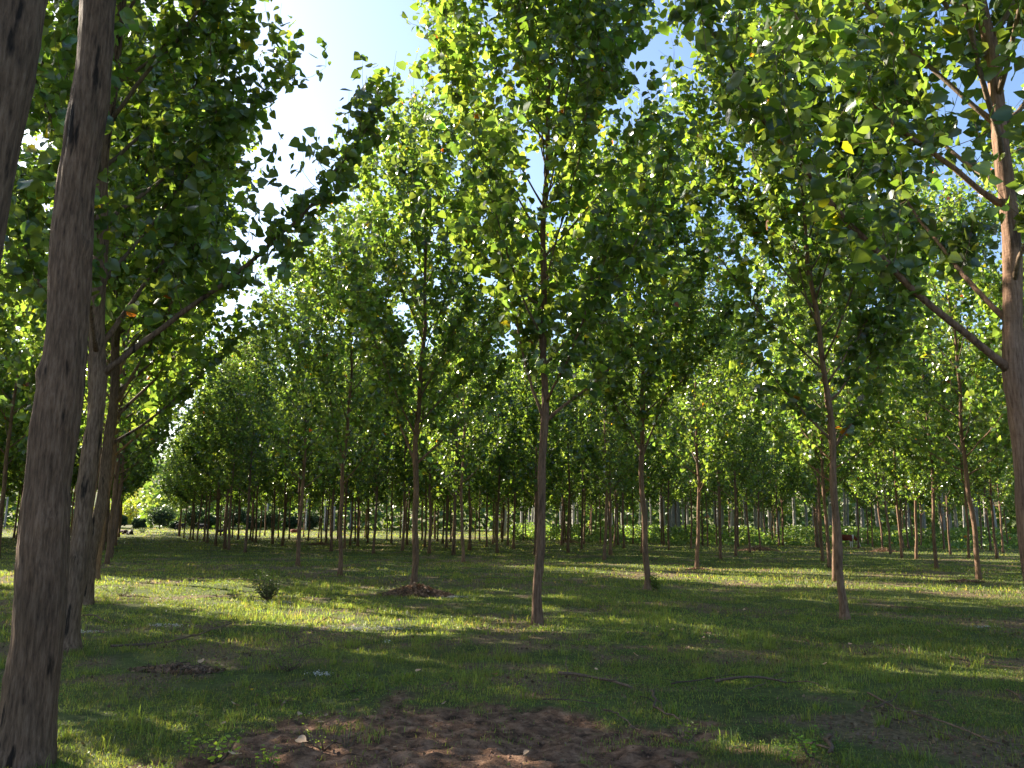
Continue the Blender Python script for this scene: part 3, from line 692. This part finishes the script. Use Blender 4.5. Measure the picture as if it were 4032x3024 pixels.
# fallen leaves
def leaf_thing(px, py, size, lb, grp, lift=.03, col=(1, .95, .9)):
    x, y = unproj(px, py); g_ = np.linspace(-1, 1, 7); V = []
    for j, t in enumerate(np.linspace(0, 1, 8)):
        wv = .5*math.sin(min(1, t*1.15+.12)*math.pi)**.7*(1-t*.35)
        for u in g_: V.append((u*wv+rs.normal()*.01, t-.5, .16*abs(u)**1.5*wv*2+.22*(t-.5)**2+rs.normal()*.012))
    F_ = [(a*7+b, a*7+b+1, a*7+b+8, a*7+b+7) for a in range(7) for b in range(6)]
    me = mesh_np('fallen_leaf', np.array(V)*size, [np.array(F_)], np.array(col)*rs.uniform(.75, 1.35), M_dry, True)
    o = link(me, 'fallen_leaf', loc=(x, y, hz(x, y)+lift)); o.rotation_euler = (rs.uniform(-.5, .5), rs.uniform(-.5, .5), rs.uniform(0, 6.28)); tag(o, lb, 'leaf', grp)
GS, GG = 'fallen leaves on the bare soil', 'fallen leaves in the grass'
leaf_thing(1192, 2930, .11, 'curled tan leaf lying in the middle of the bare red soil', GS, .025)
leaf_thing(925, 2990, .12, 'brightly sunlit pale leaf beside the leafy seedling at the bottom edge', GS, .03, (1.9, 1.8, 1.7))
leaf_thing(931, 2781, .11, 'large pale leaf at the upper left rim of the bare soil', GS)
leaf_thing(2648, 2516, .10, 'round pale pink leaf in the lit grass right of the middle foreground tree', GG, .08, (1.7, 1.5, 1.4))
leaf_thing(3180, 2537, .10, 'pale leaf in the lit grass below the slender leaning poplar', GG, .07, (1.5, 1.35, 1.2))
leaf_thing(3621, 2837, .11, 'pale leaf half buried in grass by the long curved branch', GG, .05)
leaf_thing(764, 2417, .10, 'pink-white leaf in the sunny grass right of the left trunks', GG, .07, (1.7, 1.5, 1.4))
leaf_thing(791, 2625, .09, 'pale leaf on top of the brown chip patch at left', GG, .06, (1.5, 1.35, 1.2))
for px, py in [(1177,2817),(1286,2817),(1268,2845),(1398,2772),(1454,2834),(1150,2760),(819,2852),(874,2848),(2069,2987),(1700,2860),(1880,2900),(2464,2906),(1120,2768),(1560,2950),(1750,2790)]:
    leaf_thing(px, py, rs.uniform(.04, .075), 'small dry fallen leaf lying on the bare red soil', GS, .018)
for px, py in [(3346,2553),(3043,2516),(2473,2519),(2827,2419),(2932,2410),(2620,2915),(3874,2479),(2772,2543),(1569,2461),(1573,2349),(1488,2302),(1320,2500),(2130,2500),(2250,2430),(3560,2560),(3700,2500),(3900,2600),(2350,2650),(2500,2600),(1650,2650),(1950,2680),(3250,2650),(2900,2620),(860,2330),(700,2330)]:
    leaf_thing(px, py, rs.uniform(.05, .09), 'small pale fallen leaf lying in the grass', GG, .06, (1.4, 1.2, 1.1))
# fluff
P_ = []
for px, py, rx, ry, n_ in [(1420, 2475, .9, .22, 1500), (310, 2492, .28, .18, 500), (650, 2470, .35, .15, 400), (1780, 2352, .45, .2, 500), (1300, 2655, .3, .1, 250), (1000, 2380, .3, .12, 200), (1120, 2382, .3, .1, 200), (3880, 2470, .3, .15, 150), (1560, 2530, .2, .12, 150)]:
    cx, cy = unproj(px, py); a = rs.normal(size=(n_, 2))*.5*np.array([rx, ry]); x, y = cx+a[:, 0], cy+a[:, 1]
    k = vnoise(x, y, .12, 40) > .42; x, y = x[k], y[k]
    P_.append(np.stack([x, y, hgt(x, y)+rs.random(len(x))*.035+.01], 1))
P_ = np.concatenate(P_); n_ = len(P_); bt = rs.uniform(.6, 1.1, n_)
o = link(scatter('seed_fluff', QV, QF, P_, rand_frames(rs, n_, .3, size=rs.uniform(.008, .022, n_)), np.stack([bt]*3, 1), M_fluff), 'seed_fluff')
tag(o, 'white wool-like seed fluff caught in the grass', 'fluff', kind='stuff')
# crumbs of earth
n_ = 9000; x = rs.uniform(-3.3, 2.6, n_); y = rs.uniform(5.6, 9.2, n_); k = rs.random(n_) < soil(x, y)*vnoise(x, y, .3, 50)*1.4; x, y = x[k], y[k]; n_ = len(x)
OV = [(0, 0, -.5), (.6, 0, 0), (0, .5, .05), (-.5, .1, 0), (0, -.6, 0), (.05, 0, .5)]; OF = [(0, 2, 1), (0, 3, 2), (0, 4, 3), (0, 1, 4), (5, 1, 2), (5, 2, 3), (5, 3, 4), (5, 4, 1)]
bt = rs.uniform(.7, 1.35, n_); M_crumb = simplemat('earth_crumb', (.19, .105, .065), .95)
o = link(scatter('soil_crumbs', OV, OF, np.stack([x, y, hgt(x, y)+.003], 1), rand_frames(rs, n_, .5, size=.006+.022*rs.random(n_)**3), np.stack([bt]*3, 1), M_crumb), 'soil_crumbs')
tag(o, 'small crumbs and clods on the bare red soil', 'soil crumbs', kind='stuff')
# shrubs and seedlings
def shrub(name, x, y, h, rad, nst, nl, ls, label, cat, mat, group=None, tint=(1, 1, 1), spread=.6, seed=1):
    q = np.random.default_rng(seed); root = bpy.data.objects.new(name, None); COL.objects.link(root); root.location = (x, y, hz(x, y)); tag(root, label, cat, group)
    T = Tubes(); pts = []
    for i in range(nst):
        a = q.uniform(0, 6.28); rr = rad*q.random()**.5; hh = h*q.uniform(.55, 1)
        P = np.array([[math.cos(a)*rr*spread*t**1.3+q.normal()*.01*h, math.sin(a)*rr*spread*t**1.3+q.normal()*.01*h, hh*t-.01] for t in np.linspace(0, 1, 5)])
        P[1:, :2] += np.array([math.cos(a), math.sin(a)])*rr*.4
        T.add(P, np.linspace(.004+.006*h, .0015+.001*h, 5), 5)
        for t in q.uniform(.2, 1, nl): k = t*4; j = min(3, int(k)); pts.append(P[j]*(1-k+j)+P[j+1]*(k-j))
    link(T.mesh(name+'_stems', M_branch), 'stem', root)
    pts = np.array(pts)+q.normal(size=(len(pts), 3))*ls*.5; n = len(pts); pts[:, 2] = np.maximum(pts[:, 2], .01)
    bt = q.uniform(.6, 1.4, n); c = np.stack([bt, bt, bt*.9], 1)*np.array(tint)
    LN = [(0, 0, 0), (.22, .35, .05), (.17, .7, .04), (0, 1, -.05), (-.22, .35, .05), (-.17, .7, .04)]
    link(scatter(name+'_foliage', LN, [(0, 1, 2, 3), (0, 3, 5, 4)], pts, rand_frames(q, n, -.1, size=ls*q.uniform(.6, 1.3, n)), c, mat), 'foliage', root)
    return root
for (px, py, h, rad, nst, nl, ls, lb, cat, nm, tn) in [
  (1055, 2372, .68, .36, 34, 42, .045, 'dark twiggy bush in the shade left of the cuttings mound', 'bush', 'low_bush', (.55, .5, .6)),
  (2588, 2322, .50, .26, 16, 22, .07, 'leafy sapling sprouting at the foot of the pink-lit poplar', 'sapling', 'sapling', (1, 1, 1)),
  (1140, 2640, .32, .28, 16, 16, .03, 'thin shaded weed clump above the bare soil, left', 'weed', 'weed_plant', (1, 1, 1)),
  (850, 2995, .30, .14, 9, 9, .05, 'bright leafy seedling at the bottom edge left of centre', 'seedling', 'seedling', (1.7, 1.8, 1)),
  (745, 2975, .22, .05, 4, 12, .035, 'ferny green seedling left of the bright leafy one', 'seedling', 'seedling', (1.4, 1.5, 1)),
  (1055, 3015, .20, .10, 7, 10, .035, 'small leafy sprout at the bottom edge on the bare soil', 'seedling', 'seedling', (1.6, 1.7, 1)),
  (1275, 2945, .30, .16, 7, 14, .022, 'spindly yellow-green stems standing on the bare soil', 'weed', 'weed_plant', (1.5, 1.5, 1)),
  (1360, 2950, .22, .10, 5, 10, .02, 'thin dry stems just right of the spindly yellow-green ones', 'weed', 'weed_plant', (.8, .7, .6)),
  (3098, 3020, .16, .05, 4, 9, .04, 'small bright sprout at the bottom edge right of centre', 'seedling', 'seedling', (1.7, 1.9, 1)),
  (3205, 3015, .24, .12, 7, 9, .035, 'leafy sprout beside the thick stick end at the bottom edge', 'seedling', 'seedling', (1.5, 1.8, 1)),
  (1095, 2760, .18, .2, 12, 18, .022, 'round-leaved weed clump at the left rim of the bare soil', 'weed', 'weed_plant', (1.3, 1.3, 1)),
  (1400, 2725, .2, .15, 10, 14, .03, 'leafy weed clump at the top rim of the bare soil', 'weed', 'weed_plant', (1.1, 1.2, 1)),
  (2700, 2920, .20, .12, 8, 10, .035, 'pale leafy weed right of the bare soil', 'weed', 'weed_plant', (1.3, 1.3, 1)),
  (1620, 2335, .35, .3, 12, 24, .04, 'small leafy plant growing in front of the cuttings mound', 'weed', 'weed_plant', (1.2, 1.2, 1)),
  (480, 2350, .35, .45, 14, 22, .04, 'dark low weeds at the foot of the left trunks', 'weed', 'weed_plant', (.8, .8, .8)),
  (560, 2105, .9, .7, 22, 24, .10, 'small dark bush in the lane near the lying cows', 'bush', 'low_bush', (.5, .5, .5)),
  ]:
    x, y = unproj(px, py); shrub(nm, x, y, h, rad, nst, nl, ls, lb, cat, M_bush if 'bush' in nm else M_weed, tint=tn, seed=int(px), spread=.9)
# yellow flower
x, y = unproj(985, 2752); root = bpy.data.objects.new('yellow_flower', None); COL.objects.link(root); root.location = (x, y, hz(x, y)); tag(root, 'single small yellow flower in the grass left of the bare soil', 'flower')
T = Tubes(); T.add(np.array([[0, 0, 0], [.01, 0, .06], [.012, 0, .11]]), [.003, .002, .002], 5); link(T.mesh('flower_stem', M_branch), 'stem', root)
k = 10; Mx = np.array([np.array(Matrix.Rotation(i*2*math.pi/k, 3, 'Z') @ Matrix.Rotation(R(35), 3, 'X'))*.022 for i in range(k)])
link(scatter('flower_petals', LV, LF, np.tile([.012, 0, .11], (k, 1)), Mx, np.ones((k, 3)), M_petal), 'petals', root)
# heaps of cuttings
def heap(px, py, rx, ry, h, nst, label, seed, ls=.45):
    q = np.random.default_rng(seed); x, y = unproj(px, py); root = bpy.data.objects.new('brush_heap', None); COL.objects.link(root); root.location = (x, y, hz(x, y)); tag(root, label, 'brush heap')
    T = Tubes()
    for i in range(nst):
        a = q.uniform(0, 6.28); rr = q.random()**.7; c_ = np.array([math.cos(a)*rx*rr, math.sin(a)*ry*rr, h*(1-rr)*q.random()+.02]); a2 = q.uniform(0, 6.28); l = ls*q.uniform(.4, 1.2)
        d = np.array([math.cos(a2), math.sin(a2), q.uniform(-.15, .5)])*l/2; P = np.array([c_-d, c_+q.normal(size=3)*.03, c_+d]); P[:, 2] = np.maximum(P[:, 2], .005)
        T.add(P, np.array([1, .8, .4])*q.uniform(.004, .010), 5)
    link(T.mesh('heap_twigs', M_stick), 'twigs', root)
    n = nst*22; a = q.uniform(0, 6.28, n); rr = q.random(n)**.6; P = np.stack([np.cos(a)*rx*rr, np.sin(a)*ry*rr, h*(1-rr)*q.random(n)**.5+.01], 1)
    bt = q.uniform(.25, 1.1, n); link(scatter('heap_leaves', LV, LF, P, rand_frames(q, n, .2, size=q.uniform(.03, .08, n)), np.stack([bt, bt*.8, bt*.75], 1), M_dry), 'dead_leaves', root)
heap(1640, 2345, .95, .5, .32, 90, 'mound of brown cuttings and earth round a poplar foot', 71)
heap(2985, 2168, 1.7, .9, .45, 80, 'long low heap of brown twigs at the end of the poplar line', 72, .8)
heap(3480, 2174, 1.2, .6, .4, 60, 'small dark twig clump at a thin poplar foot right of the grazing cow', 73, .7)
heap(1262, 2146, 1.3, .7, .3, 60, 'pale dry twigs heaped round a left middle-distance poplar', 74, .9)
heap(2745, 2243, .9, .5, .12, 50, 'scatter of reddish cuttings below the curved poplar', 75)
heap(2240, 2137, 1.4, .8, .45, 50, 'dark brushwood clump far behind the middle foreground tree', 76, .8)
heap(700, 2640, .55, .2, .07, 30, 'patch of orange-brown bark chips in the left foreground grass', 77, .3)
heap(3800, 2292, .7, .3, .08, 26, 'flat patch of brown litter by the poplar near the right edge', 78, .4)
# dark round shrubs beyond the left rows
for i, (px, d, h) in enumerate([(480, 182, 3.2), (560, 176, 3.6), (640, 182, 4.2), (700, 176, 3.4), (770, 182, 4.6), (830, 178, 4.2), (930, 182, 4.6), (1010, 180, 4.8), (1060, 178, 4.4), (1150, 184, 4.2), (1230, 182, 4)]):
    b = math.atan((px-2016)/3307*.99); x, y = d*math.sin(b), d*math.cos(b)
    h = h*[.9, .6, 1.1, .5, 1., .75, 1.15, .6, .95, .7, 1.][i]
    q = np.random.default_rng(400+i); root = bpy.data.objects.new('round_shrub', None); COL.objects.link(root); root.location = (x, y, hz(x, y))
    tag(root, ORD[i]+' from the left of the dark round shrubs beyond the left rows', 'shrub', 'dark shrubs beyond the left rows')
    T = Tubes(); T.add(np.array([[0, 0, -.2], [.05, 0, h*.3], [0, .05, h*.6]]), [.12, .09, .04], 6); link(T.mesh('shrub_stem', M_branch), 'stem', root)
    n = 2600; v = q.normal(size=(n, 3)); v /= np.linalg.norm(v, axis=1)[:, None]; v *= (q.random(n)**.35*(1+.25*np.sin(v[:, 0]*5+i)*np.cos(v[:, 2]*4)))[:, None]
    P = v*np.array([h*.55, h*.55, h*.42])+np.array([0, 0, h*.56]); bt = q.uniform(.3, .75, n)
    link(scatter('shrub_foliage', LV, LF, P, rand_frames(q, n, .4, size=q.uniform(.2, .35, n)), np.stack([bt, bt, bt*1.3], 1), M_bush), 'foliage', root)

# ------------------------------------------------------------------ cattle
import bmesh
def skin_mesh(chains, name):
    bm = bmesh.new(); lay = bm.verts.layers.skin.verify(); idx = {}
    def vert(key, p, r):
        if key in idx: return idx[key]
        v = bm.verts.new(p); v[lay].radius = r if isinstance(r, tuple) else (r, r); idx[key] = v; return v
    first = None
    for ch in chains:
        prev = None
        for key, p, r in ch:
            v = vert(key, p, r)
            if first is None: first = v; v[lay].use_root = True
            if prev is not None and prev != v: bm.edges.new((prev, v))
            prev = v
    me = bpy.data.meshes.new(name); bm.to_mesh(me); bm.free()
    o = bpy.data.objects.new(name, me); COL.objects.link(o)
    m = o.modifiers.new('s', 'SKIN'); m.use_smooth_shade = True; m2 = o.modifiers.new('u', 'SUBSURF'); m2.levels = 2
    bpy.context.view_layer.update()
    ev = o.evaluated_get(bpy.context.evaluated_depsgraph_get()); out = bpy.data.meshes.new_from_object(ev)
    bpy.data.objects.remove(o); return out
def cow(x, y, rot, pose, colfn, label, s=1.0):
    root = bpy.data.objects.new('cow', None); COL.objects.link(root); root.location = (x, y, hz(x, y)); root.rotation_euler = (0, 0, rot); root.scale = (s, s, s); tag(root, label, 'cow', 'cattle in the grove')
    dz = -.62 if pose == 'lie' else 0
    P = [('pelvis', (-.62, 0, 1.08+dz), (.24, .27)), ('loin', (-.25, 0, 1.03+dz), (.29, .31)), ('belly', (.1, 0, .98+dz), (.32, .34)), ('chest', (.48, 0, 1.0+dz), (.25, .33)), ('neckbase', (.75, 0, 1.10+dz), (.15, .22))]
    if pose == 'graze': H_ = [('neck', (1.0, .02, .88), (.11, .16)), ('poll', (1.22, .04, .55), (.10, .12)), ('face', (1.30, .05, .32), (.085, .10)), ('muzzle', (1.36, .05, .12), (.065, .07))]; ear = (1.18, .04, .62)
    else: H_ = [('neck', (.98, .02, 1.24+dz), (.11, .16)), ('poll', (1.15, .05, 1.38+dz), (.10, .11)), ('face', (1.36, .10, 1.26+dz), (.085, .09)), ('muzzle', (1.52, .14, 1.14+dz), (.065, .07))]; ear = (1.13, .05, 1.42+dz)
    ch = [P+H_, [P[0], ('rump', (-.82, 0, 1.05+dz), (.17, .19))]]
    for sy in (-1, 1):
        if pose == 'lie':
            ch.append([P[3], ('fs%d' % sy, (.55, sy*.2, .28), .10), ('fk%d' % sy, (.85, sy*.27, .10), .065), ('fh%d' % sy, (.55, sy*.30, .05), .05)])
            ch.append([P[0], ('hs%d' % sy, (-.5, sy*.26, .30), .16), ('hk%d' % sy, (-.2, sy*.36, .12), .09), ('hh%d' % sy, (-.6, sy*.38, .06), .05), ('hf%d' % sy, (-.3, sy*.40, .05), .045)])
        else:
            st = .08*sy
            ch.append([P[3], ('fs%d' % sy, (.52+st, sy*.16, .72), .115), ('fk%d' % sy, (.55+st*1.3, sy*.16, .40), .062), ('ff%d' % sy, (.53+st*1.5, sy*.16, .12), .045), ('fh%d' % sy, (.56+st*1.5, sy*.16, .035), .055)])
            ch.append([P[0], ('hs%d' % sy, (-.52-st, sy*.18, .80), .15), ('hk%d' % sy, (-.50-st, sy*.18, .62), .095), ('ho%d' % sy, (-.76-st, sy*.17, .42), .055), ('hf%d' % sy, (-.72-st, sy*.17, .12), .045), ('hh%d' % sy, (-.68-st, sy*.17, .035), .055)])
    me = skin_mesh(ch, 'cow_body'); n = len(me.vertices); v = np.zeros(n*3, np.float32); me.vertices.foreach_get('co', v); v = v.reshape(-1, 3)
    a = me.color_attributes.new('tint', 'FLOAT_COLOR', 'POINT'); c = np.ones((n, 4), np.float32); c[:, :3] = colfn(v, dz); a.data.foreach_set('color', c.ravel())
    me.materials.append(M_hide); link(me, 'body', root)
    hide = np.array(colfn(np.array([[0, 0, 1.3+dz]]), dz))[0]
    for sy in (-1, 1):
        T = Tubes(); e = np.array(ear); T.add(np.array([e+[0, sy*.07, 0], e+[-.02, sy*.16, .01], e+[-.02, sy*.25, -.02]]), [.02, .05, .012], 8); link(T.mesh('cow_ear', M_hide, tint=hide), 'ear', root)
        T = Tubes(); T.add(np.array([e+[.0, sy*.06, .05], e+[.01, sy*.12, .11], e+[.04, sy*.13, .19]]), [.022, .016, .004], 8); link(T.mesh('cow_horn', M_hoof, tint=(6, 5.5, 4.5)), 'horn', root)
    T = Tubes()
    tl = [[-.93, 0, 1.18+dz], [-1.02, 0, 1.0+dz], [-1.03, .02, .7+max(dz, -.45)], [-1.0, .03, .50+max(dz, -.42)]]
    T.add(np.array(tl), [.03, .02, .015, .03], 8); link(T.mesh('cow_tail', M_hide, tint=hide*.8), 'tail', root)
    return root
def hereford(base):
    base = np.array(base)
    def f(v, dz):
        n = vnoise(v[:, 0]*1., v[:, 2]*1., .25, 3)
        wh = (v[:, 2] < .72+dz+(n-.5)*.25) | ((v[:, 0] > .66) & (v[:, 0] < .78) & (v[:, 2] > .7+dz)) | (v[:, 0] > 1.24)
        return np.where(wh[:, None], np.array([.72, .66, .56]), base)
    return f
def plain(base): return lambda v, dz: np.tile(np.array(base), (len(v), 1))
def face_white(base):
    return lambda v, dz: np.where(((v[:, 0] > 1.12) & (np.abs(v[:, 1]-.1) < .07))[:, None], np.array([.45, .42, .38]), np.array(base))
x, y = unproj(3330, 2157); cow(x, y, R(-14), 'graze', hereford((.16, .035, .014)), 'red-brown cow with white belly grazing behind the slender leaning poplar')
x, y = unproj(2797, 2134); cow(x, y, R(48), 'graze', hereford((.30, .075, .025)), 'orange-red and white cow seen from behind, grazing right of centre', .95)
def atpx(px, d): b = math.atan((px-2016)/3307*.985); return d*math.sin(b), d*math.cos(b)
x, y = atpx(494, 128); cow(x, y, R(150), 'lie', plain((.05, .02, .012)), 'dark red cow lying at the left of the pair in the lane')
x, y = atpx(522, 124); cow(x, y, R(-60), 'lie', face_white((.025, .018, .015)), 'dark cow with a pale face lying at the right of the pair in the lane')
x, y = atpx(806, 160); cow(x, y, R(170), 'stand', plain((.012, .010, .010)), 'black cow standing side on between the left row trunks')
x, y = atpx(716, 165); cow(x, y, R(60), 'stand', plain((.018, .014, .014)), 'dark cow partly hidden by trunks left of the black standing cow')
x, y = atpx(872, 145); cow(x, y, R(20), 'lie', face_white((.02, .016, .015)), 'black and white cow lying right of the black standing cow', .9)
x, y = atpx(1168, 150); cow(x, y, R(15), 'lie', plain((.25, .075, .035)), 'orange-brown cow lying among the left middle trunks')
